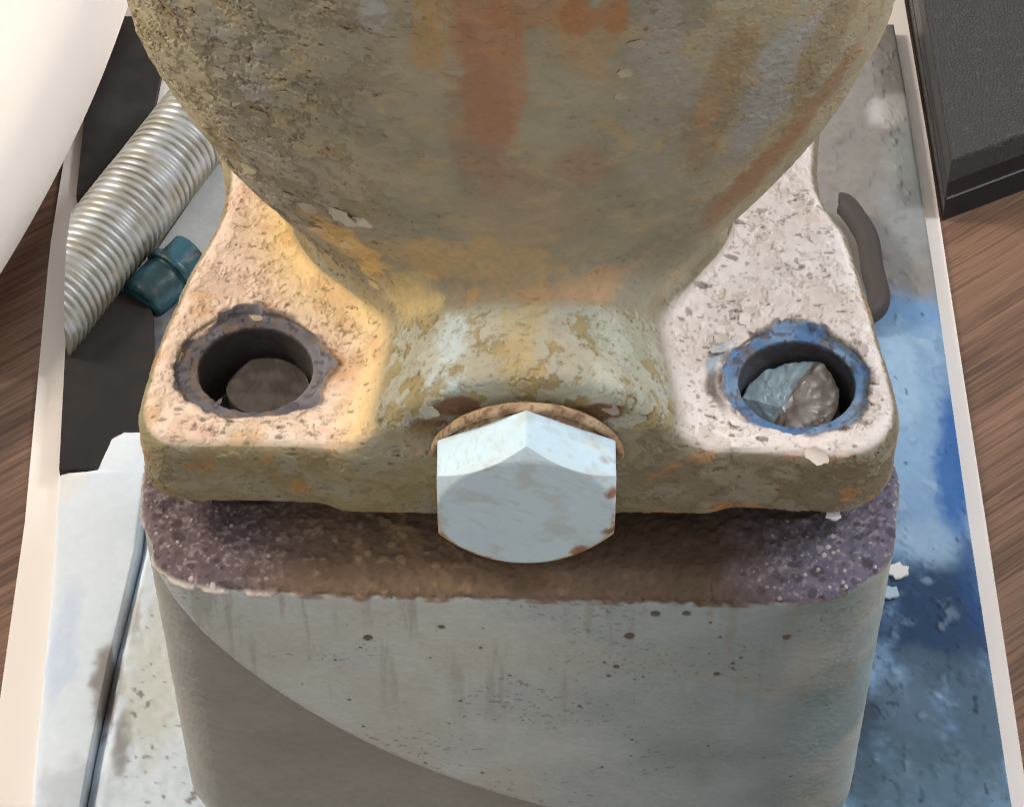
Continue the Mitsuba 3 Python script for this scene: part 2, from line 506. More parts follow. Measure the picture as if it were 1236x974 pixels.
    c_f = mixc(c_f, srgb(214, 164, 104), 0.45 * sstep(0.60, 0.75, fbm(v / 9, 3, 21)) * (1 - side))
    # rim of the flange: olive, browner to the right
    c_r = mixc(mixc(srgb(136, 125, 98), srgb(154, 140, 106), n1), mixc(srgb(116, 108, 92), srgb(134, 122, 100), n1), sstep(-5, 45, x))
    c_r = mixc(c_r, srgb(150, 145, 128), 0.6 * sstep(0.5, 0.62, n2))
    c_r = mixc(c_r, srgb(178, 130, 84), 0.6 * sstep(0.62, 0.72, fbm(v / 6, 3, 31)))
    # boss: grey paint in scales over olive undercoat and brown rust
    c_o = mixc(srgb(164, 150, 112), srgb(150, 136, 100), n1)
    grey = sstep(0.455, 0.475, lift * 0.65 + n1 * 0.35)
    c_o = mixc(c_o, srgb(176, 176, 162), grey * 0.8)
    for px, py, r1, col, st in ((525, 445, 40, (186, 196, 194), 1.0), (735, 465, 26, (184, 184, 168), 1.0), (560, 500, 30, (160, 150, 124), 0.6), (620, 430, 40, (176, 158, 104), 0.6)):
        cen = mm(at_y(px, py, -0.064))
        c_o = mixc(c_o, srgb(*col), st * blot(x, z, cen[0], cen[2], r1 * 0.16, r1 * 0.2, 20, fz2))
    bare = 0
    for px, py, r1, r2 in ((518, 520, 24, 22), (545, 492, 36, 10), (720, 500, 36, 9), (790, 545, 30, 30)):
        cen = mm(at_y(px, py, -0.065))
        bare = np.maximum(bare, blot(x, z, cen[0], cen[2], r1 * 0.16, r2 * 0.24, 0, fz2) * sstep(-57, -61, y))
    c_o = mixc(c_o, srgb(118, 92, 70), bare)
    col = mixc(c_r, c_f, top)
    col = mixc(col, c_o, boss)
    col = mixc(col, c_b, onb * (1 - boss * sstep(24, 16, z)))
    # scaling: lifted edges, pits, dirt in cracks
    amount = 0.35 + 0.75 * np.maximum(boss, sstep(-10, -35, x) * onb)
    amount = np.maximum(amount, 0.62 * top)
    amount = np.maximum(amount, 0.6 * (1 - onb) * (1 - top) * (1 - boss))
    smooth_mid = onb * np.exp(-((x - 2) / 34) ** 2) * sstep(95, 60, z)
    amount = amount * (1 - 0.7 * smooth_mid)
    L1 = fbm(v / 7.5 + 1.2 * n3[:, None], 5, 6) + 0.10 * (n1 - 0.5)
    F = sstep(0.425, 0.445, L1)
    L2 = fbm(v / 2.6, 5, 12)
    F2 = sstep(0.40, 0.43, L2)
    F3 = sstep(0.575, 0.592, fbm(v / 9.0 + 0.8 * n3[:, None], 6, 13))
    edge = np.maximum(np.exp(-((L1 - 0.422) / 0.007) ** 2) * sstep(0.46, 0.58, n2), 0.8 * np.exp(-((L2 - 0.395) / 0.012) ** 2) * sstep(0.5, 0.6, n1))
    pit = sstep(0.70, 0.78, fbm(np.stack([x / 1.6, y / 1.0, z / 0.9], 1), 2, 14)) * sstep(0.42, 0.6, n2)
    crack = np.exp(-((fbm(v / 1.7 + 0.5 * n4[:, None], 3, 16) - 0.47) / 0.016) ** 2) * sstep(0.50, 0.60, fbm(v / 3.2, 3, 19))
    edge = np.maximum(edge, 0.9 * crack * (0.35 + 0.65 * np.maximum(boss, top)))
    spots = sstep(0.73, 0.79, fbm(v / 1.3, 2, 15)) * sstep(0.45, 0.6, n1)
    disp = amount * (0.34 * F + 0.22 * F2 + 0.28 * F3) + (0.10 + 0.12 * amount * (1 - 0.6 * top)) * (n3 - 0.5) + 0.10 * (n4 - 0.5) + 0.28 * boss * grey + 0.6 * (n2 - 0.5) * (0.3 + 0.7 * amount) - 0.4 * pit * amount - 0.25 * crack * amount
    col = col * (1 + 0.16 * (n3 - 0.5)[:, None] + 0.12 * (n4 - 0.5)[:, None])
    col = mixc(col, col * np.array([0.80, 0.74, 0.66]), amount * np.maximum(1 - F, 0.6 * (1 - F2)) * 0.8)
    chip = dots(v, top, 230, 0.22, 0.85, 23, n2, (1.0, 1.9, 1.0))
    big = dots(v, top * (x > 20), 12, 1.0, 2.2, 24, n3, (0.8, 2.4, 1.0))
    chip = np.maximum(chip * 0.65, big * 0.7)
    disp -= 0.25 * chip
    col = mixc(col, srgb(66, 52, 42), np.clip(amount * (0.75 * edge + 0.8 * pit) + 0.9 * chip * top, 0, 1))
    col = mixc(col, srgb(92, 66, 44), 0.7 * spots * (0.3 + 0.7 * amount))
    # machined seats round the stud holes, and the bores
    for i, (c, rh, cs, rs) in enumerate(HOLE):
        d = np.hypot(x - cs[0], y - cs[1])
        ang = np.arctan2(y - cs[1], x - cs[0])
        rag = (6.5, 4.0)[i] * (fbm(np.stack([np.cos(ang) * 1.6, np.sin(ang) * 1.6, np.full_like(x, i * 7.0)], 1), 3, 17) - 0.5) + 1.5 * (n2 - 0.5) + 1.3 * (n3 - 0.5)
        on = sstep(rs + 0.7, rs + 0.3, d + rag) * sstep(5, 3, z)
        if i == 0:                                       # this seat was ground flat along its front side
            on = on * sstep(cs[1] - 13.4, cs[1] - 12.9, y - 0.10 * (x - cs[0]) + 0.8 * (n3 - 0.5))
        c0, c1 = (srgb(98, 92, 96), srgb(128, 124, 130)) if i == 0 else (srgb(92, 126, 168), srgb(134, 158, 186))
        seat = mixc(c0, c1, sstep(0.3, 0.7, n2))
        seat = mixc(seat, srgb(84, 78, 84), 0.7 * sstep(0.54, 0.64, n3))
        seat = mixc(seat, srgb(128, 106, 86), 0.6 * sstep(0.52, 0.62, fbm(v / 3, 4, 18)))
        if i == 1:                                       # a second worn crescent left of the right seat
            cr = sstep(0.9, 0.2, np.abs(d + rag - rs - 2.6) / 1.9) * sstep(0.75, 0.95, -np.cos(ang + 0.05)) * sstep(5, 3, z)
            col = mixc(col, mixc(srgb(120, 106, 98), srgb(170, 186, 196), sstep(-1, 1.5, y - cs[1] - 1 + 3 * (n2 - 0.5))), 0.9 * cr)
        bore = sstep(rh + 0.35, rh - 0.1, np.hypot(x - c[0], y - c[1])) * sstep(0, -1.5, z)
        seat = mixc(seat, srgb(58, 51, 46), bore)
        lip = np.exp(-((d + rag - rs - 0.8) / 0.55) ** 2) * sstep(5, 3, z)
        col = mixc(col, srgb(88, 72, 66), 0.75 * lip * sstep(0.42, 0.55, n2 + 0.08))
        col = mixc(col, seat, on)
        disp = disp * (1 - on) + on * (0.12 * (n3 - 0.5) + 0.25 * sstep(0.55, 0.62, n3) * (1 - bore)) + 0.5 * lip * sstep(0.45, 0.6, n2)
    return np.clip(col, 0.004, 0.92), disp


CASTCOL = [None]


def build_casting():
    v, t, fl, bs, bo = casting()
    n = vnormals(v, t)
    col, disp = casting_look(v, n, fl, bs, bo)
    v = v + n * disp[:, None]
    n = vnormals(v, t)
    part = np.where((bo < 4.0) & (v[:, 2] > 1.5) & ((bo < bs + 2) | (v[:, 2] > 26)), 1, np.where((bs < 1.2) & (fl > -0.6) | (bs < 0.6) & (v[:, 1] < -60.5), 2, 0))
    fp = np.sort(part[t], axis=1)[:, 1]
    for k, nm in ((1, 'funnel_body'), (0, 'flange'), (2, 'bolt_boss')):
        f = t[fp == k]
        u, inv = np.unique(f, return_inverse=True)
        CASTCOL[0] = col
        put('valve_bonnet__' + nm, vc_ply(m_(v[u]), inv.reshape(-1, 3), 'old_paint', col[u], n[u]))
    labels['valve_bonnet'] = {'label': 'rusty funnel shaped valve bonnet with peeling olive paint and two open stud holes', 'category': 'valve'}
    labels['valve_bonnet__funnel_body'] = {'label': 'flaring upper body with peeling grey olive paint and rust runs'}
    return trimesh.Trimesh(v, t, process=False)


CAST = build_casting()


# ------------------------------------------------------------------ lower casting
def build_lower():
    ZT = -27.5
    zt = H + ZT / 1000
    led = [at(px, py, zt)[:2] * 1000 for px, py in ((182, 540), (168, 575), (164, 612), (167, 650), (183, 677), (215, 698), (285, 709), (420, 716), (560, 719), (700, 721), (850, 724),
                                                   (950, 724), (1008, 714), (1058, 690), (1081, 650), (1085, 605), (1080, 560))]
    led = curve(list(led) + [(62, -30), (56, 0), (52, 40), (0, 50), (-52, 40), (-56, 0), (-62, -30)])
    h = 1.0
    org = np.array([-84.0, -104.0, -147.0])
    shp = (169, 172, 123)
    x, y, z = (org[i] + h * np.arange(n) for i, n in enumerate(shp))
    X2, Y2 = np.meshgrid(x, y, indexing='ij')
    X, Y, Z = x[:, None, None].astype(np.float32), y[None, :, None].astype(np.float32), z[None, None, :].astype(np.float32)
    d2 = np.empty(shp, np.float32)
    base = poly_sdf(led, X2, Y2)
    d3 = np.empty(shp, np.float32)
    for k, zk in enumerate(z):                            # the sides draw in towards the bottom
        t = max(0.0, ZT - zk)
        sx = 1 + 0.0002 * t
        d2[:, :, k] = map_coordinates(base, [((X2 - 3) * sx + 3 - org[0]) / h, (Y2 - org[1]) / h], order=1, mode='nearest')
        back = 4.0 + 0.12 * t
        d3[:, :, k] = map_coordinates(base, [((X2 - 3) * sx + 3 - org[0]) / h, (Y2 - back * (Y2 < 0) - org[1]) / h], order=1, mode='nearest')
    top = Z - ZT
    t = ZT - Z
    a = smax(d2 + np.minimum(0.02 * t, 2), top, 2.4)
    a = smax(a, np.sqrt((X - 71) ** 2 + (Z - 47) ** 2) - 162.8, 3.0)
    b = smax(d3 + 0.8, top, 2.4)
    f = smin(a, b, 1.2)
    gas = np.maximum(poly_sdf(OUT, X2, Y2)[:, :, None] + 9, np.maximum(Z + 18.2, -40 - Z))
    f = np.minimum(f, gas)
    f = np.maximum(f, -144.5 - Z).astype(np.float32)
    for (c, rh, cs, rs) in HOLE:
        f = np.maximum(f, -np.maximum(np.sqrt((X - c[0]) ** 2 + (Y - c[1]) ** 2) - rh + 1.2, -75 - Z))
    f = f.astype(np.float32)
    v, tr = nets(f, org, h)
    v = settle(v, f, org, h)
    for it in range(2):
        v, tr = refine(v, tr, seen(v, tr) & (v[tr].mean(1)[:, 1] < -30))
        v = settle(v, f, org, h, 1)
    n = vnormals(v, tr)
    n1, n2, n3, n4 = fbm(v / 16, 4, 41), fbm(v / 5, 4, 42), fbm(v / 1.7, 3, 43), fbm(v / 0.8, 2, 44)
    x, y, z = v.T
    face = sstep(ZT - 2.0, ZT - 1.0, z + 0.9 * (n3 - 0.5) + 1.2 * (n2 - 0.5))
    # mating face: brown rust, purple grey pitted primer at the two corners
    corner = sstep(36, 62, np.abs(x - 2) + 16 * (n2 - 0.5) + 10 * (n1 - 0.5))
    rust_shade = mixc(mixc(srgb(126, 104, 86), srgb(104, 84, 69), n1), srgb(146, 118, 94), 0.6 * sstep(0.5, 0.68, n2))
    rust_shade = mixc(rust_shade, srgb(70, 55, 43), 0.8 * sstep(-5, 40, x + 10 * (n1 - 0.5)))  # right part darkened: shade under the flange put into the rust colour
    prim = mixc(mixc(srgb(122, 104, 104), srgb(92, 78, 84), n2), mixc(srgb(122, 114, 130), srgb(94, 86, 100), n2), sstep(-20, 20, x))
    flat = (z > ZT - 1.6) & (z < ZT + 1.0) & (y < -30)
    grit = dots(v, flat * (corner > 0.4), 260, 0.14, 0.62, 46, n2)
    prim = prim * (1 + 0.5 * (n3 - 0.5) + 0.4 * (n4 - 0.5))[:, None]
    prim = mixc(prim, srgb(160, 146, 146), 0.6 * sstep(0.60, 0.72, n4))
    prim = mixc(prim, srgb(58, 48, 52), 0.6 * dots(v, flat * (corner > 0.3), 380, 0.25, 1.5, 47, n2))
    prim = mixc(prim, srgb(208, 196, 192), grit * 0.7)
    rust_shade = mixc(rust_shade, srgb(66, 50, 40), 0.3 * dots(v, flat, 500, 0.25, 0.9, 48, n3))
    rust_shade = mixc(rust_shade, srgb(178, 146, 120), 0.45 * sstep(0.58, 0.72, n3) * sstep(10, -25, x))
    c_t = mixc(rust_shade, prim, corner)
    # sides: light grey paint, darker towards the right
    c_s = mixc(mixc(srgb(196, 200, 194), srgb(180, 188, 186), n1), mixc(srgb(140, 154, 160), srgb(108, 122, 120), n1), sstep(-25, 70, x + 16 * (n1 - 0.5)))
    c_s = mixc(c_s, srgb(182, 172, 156), 0.35 * sstep(0.5, 0.7, fbm(v / 24, 3, 48)))
    drip = fbm(np.stack([x / 2.2, y / 2.2, z / 30], 1), 4, 49)
    c_s = mixc(c_s, srgb(140, 128, 112), 0.35 * sstep(0.54, 0.70, drip) * sstep(-75, -35, z + 20 * n1))
    c_s = mixc(c_s, srgb(112, 100, 90), 0.5 * sstep(0.66, 0.76, fbm(v / 0.9, 2, 50)) * sstep(0.45, 0.6, n1))
    c_s = c_s * (1 + 0.10 * (n3 - 0.5)[:, None] + 0.14 * (n4 - 0.5)[:, None])
    chips = 0
    rng = np.random.default_rng(5)
    for px, py, r in [(828, 753, 5), (792, 754, 5), (760, 783, 6), (745, 820, 4), (950, 783, 5), (866, 827, 4), (533, 775, 4), (425, 729, 6), (443, 790, 5), (858, 737, 3), (330, 720, 4), (580, 800, 2), (700, 870, 3),
                      (735, 832, 3), (775, 740, 3), (640, 722, 4), (306, 712, 4)] + [(rng.uniform(260, 1000), rng.uniform(728, 960), rng.uniform(1, 2.4)) for _ in range(50)]:
        c = mm(at_y(px, py, -0.0840))
        chips = np.maximum(chips, sstep(1.3, 0.8, np.hypot(x - c[0], (z - c[2]) * 1.1) / (r * 0.175) + 1.1 * (n3 - 0.5)))
    chips = chips * (y < -70)
    c_s = mixc(c_s, srgb(92, 76, 68), 0.9 * chips)
    lipm = np.exp(-((z - ZT + 1.7 + 0.9 * (n2 - 0.5)) / 0.45) ** 2) * sstep(0.45, 0.6, n2)
    c_s = mixc(c_s, srgb(120, 90, 70), 0.6 * lipm)
    hole = 0
    for (c, rh, cs, rs) in HOLE:
        hole = np.maximum(hole, sstep(rh + 2.5, rh + 1.5, np.hypot(x - c[0], y - c[1])))
    c_s, c_t = mixc(c_s, srgb(74, 62, 54), hole), mixc(c_t, srgb(74, 62, 54), hole)
    gask = sstep(ZT + 0.3, ZT + 0.8, z)
    c_t = mixc(c_t, srgb(58, 48, 42), gask)
    neck_shade = sstep(159.6, 165.6, np.hypot(x - 71, z - 47) + 1.6 * (n3 - 0.5) + 3 * (n2 - 0.5)) * (y < 0)
    c_s = mixc(c_s, mixc(srgb(156, 154, 147), srgb(134, 132, 127), n1) * (1 + 0.2 * (n3 - 0.5)[:, None]), 0.9 * neck_shade)  # darker grey below the arc: cast shade painted into the colour
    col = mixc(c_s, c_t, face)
    white = np.exp(-((z - ZT + 1.6) / 0.6) ** 2) * sstep(-40, -46, x) * sstep(-80, -70, x) * sstep(0.40, 0.5, n2)
    col = mixc(col, srgb(214, 200, 188), white)
    disp = 0.25 * (n2 - 0.5) + 0.16 * (n4 - 0.5) + 0.16 * (n3 - 0.5) * (1 + 4 * face) + 0.30 * grit * face * corner - 0.25 * chips + 0.5 * lipm * (n3 - 0.3) + 0.8 * white
    v = v + n * disp[:, None]
    n = vnormals(v, tr)
    fz = face[tr].mean(1) > 0.5
    for k, nm in ((True, 'mating_face'), (False, 'lower_wall')):
        f2 = tr[fz == k]
        u, inv = np.unique(f2, return_inverse=True)
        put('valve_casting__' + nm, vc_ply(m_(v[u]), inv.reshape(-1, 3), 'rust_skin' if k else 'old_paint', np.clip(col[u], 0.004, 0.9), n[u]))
    labels['valve_casting'] = {'label': 'light grey painted valve body below the flange, rusty brown along its top face', 'category': 'valve'}
    labels['valve_casting__mating_face'] = {'label': 'brown rusted top face with pitted purple corners'}


build_lower()


# ------------------------------------------------------------------ hex bolt in the boss
def man(m):
    q = m.to_mesh()
    return trimesh.Trimesh(q.vert_properties[:, :3], q.tri_verts)


def bolt():
    R, D = 20.0, 10.5                                     # corner radius and head height in mm; axis +z here
    hexa = [(R * math.cos(math.radians(90 + 60 * k)), R * math.sin(math.radians(90 + 60 * k))) for k in range(6)]
    head = m3.CrossSection([hexa]).offset(-0.8, m3.JoinType.Round).offset(0.8, m3.JoinType.Round, 2, 24).extrude(D)
    cone = m3.Manifold.revolve(m3.CrossSection([[(0, -1), (R + 6, -1), (R + 6, D - 6.6), (R + 1, D - 3.0), (R - 2.4, D - 0.25), (R - 3.0, D), (0, D)]]), 128)
    head = (head ^ cone).refine_to_length(0.36)
    hm = man(head)
    ringp = [(6, -2.3), (19.6, -2.3), (19.9, -1.6), (19.7, -0.6), (19.2, -0.2), (18.7, -0.3), (18.4, -1.0), (17.9, -1.0), (17.6, 0.0), (17.1, 0.35), (16.6, 0.2), (16.3, -0.6), (15.6, -0.6), (15.3, 0.6), (6, 0.6)]
    wm = man(m3.Manifold.revolve(m3.CrossSection([ringp]), 160).refine_to_length(0.7))
    sh = man(m3.Manifold.cylinder(14, 8.0, 8.0, 48).translate([0, 0, -14.5]))
    a = math.radians(6.0)
    zax = np.array([0, -math.cos(a), -math.sin(a)])
    xax = np.array([1.0, 0, 0])
    M = np.stack([xax, np.cross(zax, xax), zax], 1)
    org = np.array([BX, -67.0, BZ])

    def tr(m):
        return m.vertices @ M.T + org
    p = hm.vertices
    n1, n2, n3 = fbm(p / 8 + 5, 4, 61), fbm(p / 3, 4, 62), fbm(p / 1, 3, 63)
    col = mixc(srgb(206, 228, 238), srgb(194, 219, 232), n1) * (1 + 0.10 * (n3 - 0.5)[:, None])
    rr = np.hypot(p[:, 0], p[:, 1])
    scr = np.maximum(sstep(0.66, 0.72, fbm(np.stack([(p[:, 0] + p[:, 1]) * 1.1, (p[:, 0] - p[:, 1]) * 0.16, p[:, 2] * 0.4], 1), 3, 64)),
                     sstep(0.67, 0.73, fbm(np.stack([(p[:, 0] - 0.4 * p[:, 1]) * 0.14, (p[:, 1] + 0.4 * p[:, 0]) * 1.2, p[:, 2] * 0.4], 1), 3, 65)))
    col = mixc(col, srgb(158, 168, 172), 0.22 * scr)
    col = mixc(col, srgb(176, 176, 160), 0.4 * sstep(0.5, 0.68, fbm(p / 6 + 9, 4, 68)))
    ap = np.max([p[:, 0] * math.cos(math.radians(60 * k)) + p[:, 1] * math.sin(math.radians(60 * k)) for k in range(6)], axis=0)
    rimm = np.maximum(sstep(16.2, 17.0, ap), sstep(17.0, 17.8, rr)) * sstep(D - 3.5, D - 0.2, p[:, 2])
    low = sstep(4, -10, p[:, 1])
    col = mixc(col, srgb(206, 188, 150), np.clip(0.95 * rimm * (0.15 + 0.85 * low), 0, 1))
    col = mixc(col, srgb(160, 104, 62), np.clip(rimm * (0.2 + 0.8 * low) * sstep(0.54, 0.66, n2), 0, 1))
    for c, r in (((16.2, 6.5, D - 1), 2.0), ((14.5, 9.5, 5), 2.2), ((16.6, 7.5, D - 3), 1.6), ((-5, -17.5, D - 1), 1.3), ((16.5, -6.0, D - 1.5), 2.2), ((11, -13, D - 1), 2.6)):
        d = np.linalg.norm(p - c, axis=1) / r + 1.6 * (n2 - 0.5)
        col = mixc(col, srgb(150, 96, 58), 0.9 * sstep(1.1, 0.6, d))
    col = mixc(col, srgb(222, 222, 214), 0.5 * sstep(0.55, 0.7, n2) * sstep(6, 11, p[:, 0]) * sstep(6, 3, p[:, 2]))
    v = tr(hm)
    nn = vnormals(v, hm.faces)
    put('hex_bolt__head', vc_ply_flat(m_(v + nn * (0.08 * (n2 - 0.5))[:, None]), hm.faces, 'bolt_paint', np.clip(col, 0.01, 0.9)))
    p = wm.vertices
    n2, n3 = fbm(p / 3, 4, 66), fbm(p / 1, 3, 67)
    cw = mixc(srgb(150, 122, 96), srgb(184, 158, 126), sstep(0.35, 0.65, n2)) * (0.85 + 0.4 * n3)[:, None]
    cw = mixc(cw, srgb(96, 70, 48), 0.7 * sstep(0.52, 0.62, n3))
    v = tr(wm)
    v = v + vnormals(v, wm.faces) * (0.3 * (n2 - 0.5) + 0.2 * (n3 - 0.5))[:, None]
    put('hex_bolt__washer', vc_ply(m_(v), wm.faces, 'rust_skin', np.clip(cw, 0.01, 0.9)))
    put('hex_bolt__shank', vc_ply(m_(tr(sh)), sh.faces, 'rust_skin', np.tile(srgb(110, 84, 60), (len(sh.vertices), 1))))
    labels['hex_bolt'] = {'label': 'large hex bolt with pale blue grey painted head, rust along its lower edge', 'category': 'bolt'}
    labels['hex_bolt__washer'] = {'label': 'rusty brown ring behind the bolt head'}


def vc_ply_flat(v, f, b, col, ang=32):
    """Faceted across sharp edges: vertices are split by face direction so that the colours stay with them."""
    m = trimesh.Trimesh(v, f, process=False)
    fn = m.face_normals
    vn = vnormals(v, f)
    corner_n = np.empty((len(f), 3, 3))
    # smooth normal among faces round each vertex that agree with this face
    key = f.ravel()
    order = np.argsort(key, kind='stable')
    start = np.searchsorted(key[order], np.arange(len(v) + 1))
    fa = order // 3
    cos = math.cos(math.radians(ang))
    area = m.area_faces
    for i in range(len(v)):
        fs = fa[start[i]:start[i + 1]]
        N = fn[fs]
        G = (N @ N.T > cos) @ (N * area[fs][:, None])
        G /= np.maximum(np.linalg.norm(G, axis=1, keepdims=True), 1e-20)
        corner_n[fs, order[start[i]:start[i + 1]] % 3] = G
    V = v[f].reshape(-1, 3)
    path = meshkit.write_ply((V, np.arange(len(V)).reshape(-1, 3)), True, None, col[f].reshape(-1, 3), corner_n.reshape(-1, 3))
    return {'type': 'ply', 'filename': path, 'face_normals': False, 'bsdf': {'type': 'ref', 'id': b}}


bolt()


# ------------------------------------------------------------------ the two broken studs, down in their holes
def stud(i, dx, dy, r, ztop, tilt, lab, cols):
    c = HOLE[i][0]
    prof = [(0, -62), (r, -62)]
    for k in range(22):                                   # thread
        zz = -60 + k * (ztop - 3 + 60) / 22
        prof += [(r, zz), (r - 0.7, zz + 1.2)]
    prof += [(r, ztop + 8), (0, ztop + 8)]
    body = m3.Manifold.revolve(m3.CrossSection([prof]), 64)
    for (nx, ny, nz, off) in tilt:                        # fracture planes
        body = body.trim_by_plane([-nx, -ny, -nz], -(ztop * nz + off))
    m = man(body.refine_to_length(0.7))
    p = m.vertices
    n2, n3 = fbm(p / 3, 4, 71 + i), fbm(p / 1, 3, 73 + i)
    col = mixc(srgb(*cols[0]), srgb(*cols[1]), sstep(0.35, 0.65, n2)) * (0.85 + 0.3 * n3)[:, None]
    if i == 1:                                            # fresh pale break on the left part of the stud
        col = mixc(col, srgb(176, 196, 206) * (0.8 + 0.4 * n2)[:, None], sstep(0.6, -0.2, p[:, 0] - 0.55 * p[:, 1] + 2.0 * (n2 - 0.5)))
    v = p + [c[0] + dx, c[1] + dy, 0]
    v = v + m.vertex_normals * ((0.25 + 0.5 * i) * (n3 - 0.5) + 1.1 * i * (n2 - 0.5))[:, None]
    put('broken_stud', vc_ply_flat(m_(v), m.faces, 'bare_steel', np.clip(col, 0.01, 0.9), 25), lab, 'stud')


stud(0, 2.2, -0.4, 8.8, -6.0, [(0.06, 0.05, 1.0, 0.0), (-0.5, 0.3, 0.8, 4.0)], 'dark broken stud end sunk in the left hole of the flange, beside the grey seat', ((76, 70, 66), (96, 89, 84)))
stud(1, -0.8, 0.5, 10.2, -4.2, [(0.14, -0.16, 0.97, 0.0), (-0.30, 0.16, 0.94, -0.3), (-0.6, -0.40, 0.70, 2.6)], 'broken stud with a pale slanting fracture in the right hole, inside the blue seat', ((108, 98, 90), (130, 120, 112)))


# ------------------------------------------------------------------ loose paint flakes on the castings
def flakes():
    rng = np.random.default_rng(11)
    tree = CAST.triangles_center
    for px, py, s, lift, cols in ((405, 262, 30, 1.3, (196, 190, 178)), (388, 283, 22, 1.2, (178, 172, 156)), (432, 272, 20, 1.0, (216, 210, 200)), (370, 252, 18, 1.1, (186, 178, 160)),
                                  (352, 240, 14, 1.0, (176, 166, 140)), (196, 55, 14, 0.9, (170, 158, 120)), (205, 90, 12, 0.9, (176, 164, 124)), (250, 120, 12, 0.8, (166, 152, 116)),
                                  (280, 175, 16, 0.9, (176, 162, 120)), (325, 172, 13, 0.8, (170, 160, 130)), (770, 55, 16, 0.9, (160, 156, 148)), (756, 90, 13, 0.8, (176, 166, 140)),
                                  (752, 118, 11, 0.8, (166, 156, 130)), (310, 381, 16, 0.8, (236, 214, 160)), (514, 497, 18, 0.9, (176, 172, 156)), (530, 520, 16, 0.9, (182, 182, 170)),
                                  (736, 498, 18, 0.9, (184, 182, 168)), (990, 287, 18, 0.9, (238, 230, 222)), (968, 262, 14, 0.9, (240, 230, 214)), (900, 385, 18, 0.9, (226, 214, 204)),
                                  (870, 405, 16, 0.9, (222, 206, 190)), (940, 378, 16, 0.9, (228, 218, 210)), (985, 545, 22, 1.2, (232, 214, 200)), (850, 520, 14, 0.9, (222, 204, 184)),
                                  (905, 392, 15, 1.0, (232, 220, 212)), (925, 300, 14, 0.9, (236, 226, 216)), (1040, 420, 14, 0.9, (234, 222, 216)), (868, 420, 16, 1.0, (214, 202, 190)), (886, 505, 14, 0.9, (230, 216, 206)),
                                  (180, 88, 14, 0.9, (172, 160, 122)), (225, 150, 15, 0.9, (180, 168, 130)), (300, 205, 16, 1.0, (180, 168, 132)), (265, 90, 14, 0.8, (162, 154, 130)), (345, 120, 14, 0.8, (160, 150, 128)), (310, 140, 15, 0.9, (170, 158, 130)),
                                  (240, 60, 14, 0.8, (168, 158, 124)), (420, 300, 14, 0.9, (206, 196, 170)), (873, 352, 14, 0.9, (196, 178, 130)), (450, 345, 12, 0.7, (226, 196, 120))):
        d = ray(px, py)
        o = mm(EYE)
        rel = tree - o
        tt = rel @ d
        off = np.linalg.norm(rel - tt[:, None] * d, axis=1)
        near = np.where((off < 0.6) & (CAST.face_normals @ -d > 0.05))[0]
        if not len(near):
            continue
        k = near[np.argmin(tt[near])]
        c = tree[k]
        n = CAST.face_normals[near[np.argsort(np.linalg.norm(tree[near] - c, axis=1))[:8]]].mean(0)
        n = n / np.linalg.norm(n)
        u = np.cross(n, [0.3, 0.1, 1.0])
        u /= np.linalg.norm(u)
        w = np.cross(n, u)
        r = s * 0.16 / 2
        K = 22
        ang = np.linspace(0, 2 * math.pi, K, endpoint=False)
        rad = r * (0.85 + 0.35 * rng.random(K)) * (1 + 0.35 * np.cos(ang - rng.random() * 6.28))
        rad = rad * (1 + 0.14 * (rng.random(K) > 0.7))
        V, hinge = [], rng.random() * 6.28
        rings = (1.0, 0.66, 0.33)
        for q in rings:
            for a, ra in zip(ang, rad):
                x, y = ra * q * math.cos(a) * 1.25, ra * q * math.sin(a) * 0.85
                up = 0.10 + lift * 0.34 * max(0.0, (math.cos(a - hinge) * q + 0.35)) ** 1.6
                V.append(c + u * x + w * y + n * (up - 0.05))
        V.append(c + n * 0.14)
        V = np.array(V)
        F = []
        for j in range(2):
            for b in range(K):
                e = (b + 1) % K
                F += [(j * K + b, j * K + e, (j + 1) * K + b), (j * K + e, (j + 1) * K + e, (j + 1) * K + b)]
        F += [(2 * K + b, 2 * K + (b + 1) % K, 3 * K) for b in range(K)]
        F = np.array(F)
        if np.dot(vnormals(V, F).mean(0), n) < 0:
            F = F[:, ::-1]
        m = len(V)
        V2 = np.vstack([V, V - n * 0.28])
        side = []
        for b in range(K):
            e = (b + 1) % K
            side += [(b, b + m, e), (e, b + m, e + m)]
        F2 = np.vstack([F, F[:, ::-1] + m, side])
        n2 = fbm(V2 / 1.4, 3, 81)
        own = CASTCOL[0][CAST.faces[k]].mean(0)
        col = (0.55 * own + 0.45 * srgb(*cols)) * (0.9 + 0.3 * n2)[:, None]
        col[m:] = srgb(120, 100, 78)
        put('valve_bonnet__paint_flake', vc_ply_flat(m_(V2), F2, 'old_paint', np.clip(col, 0.01, 0.92), 40))


flakes()


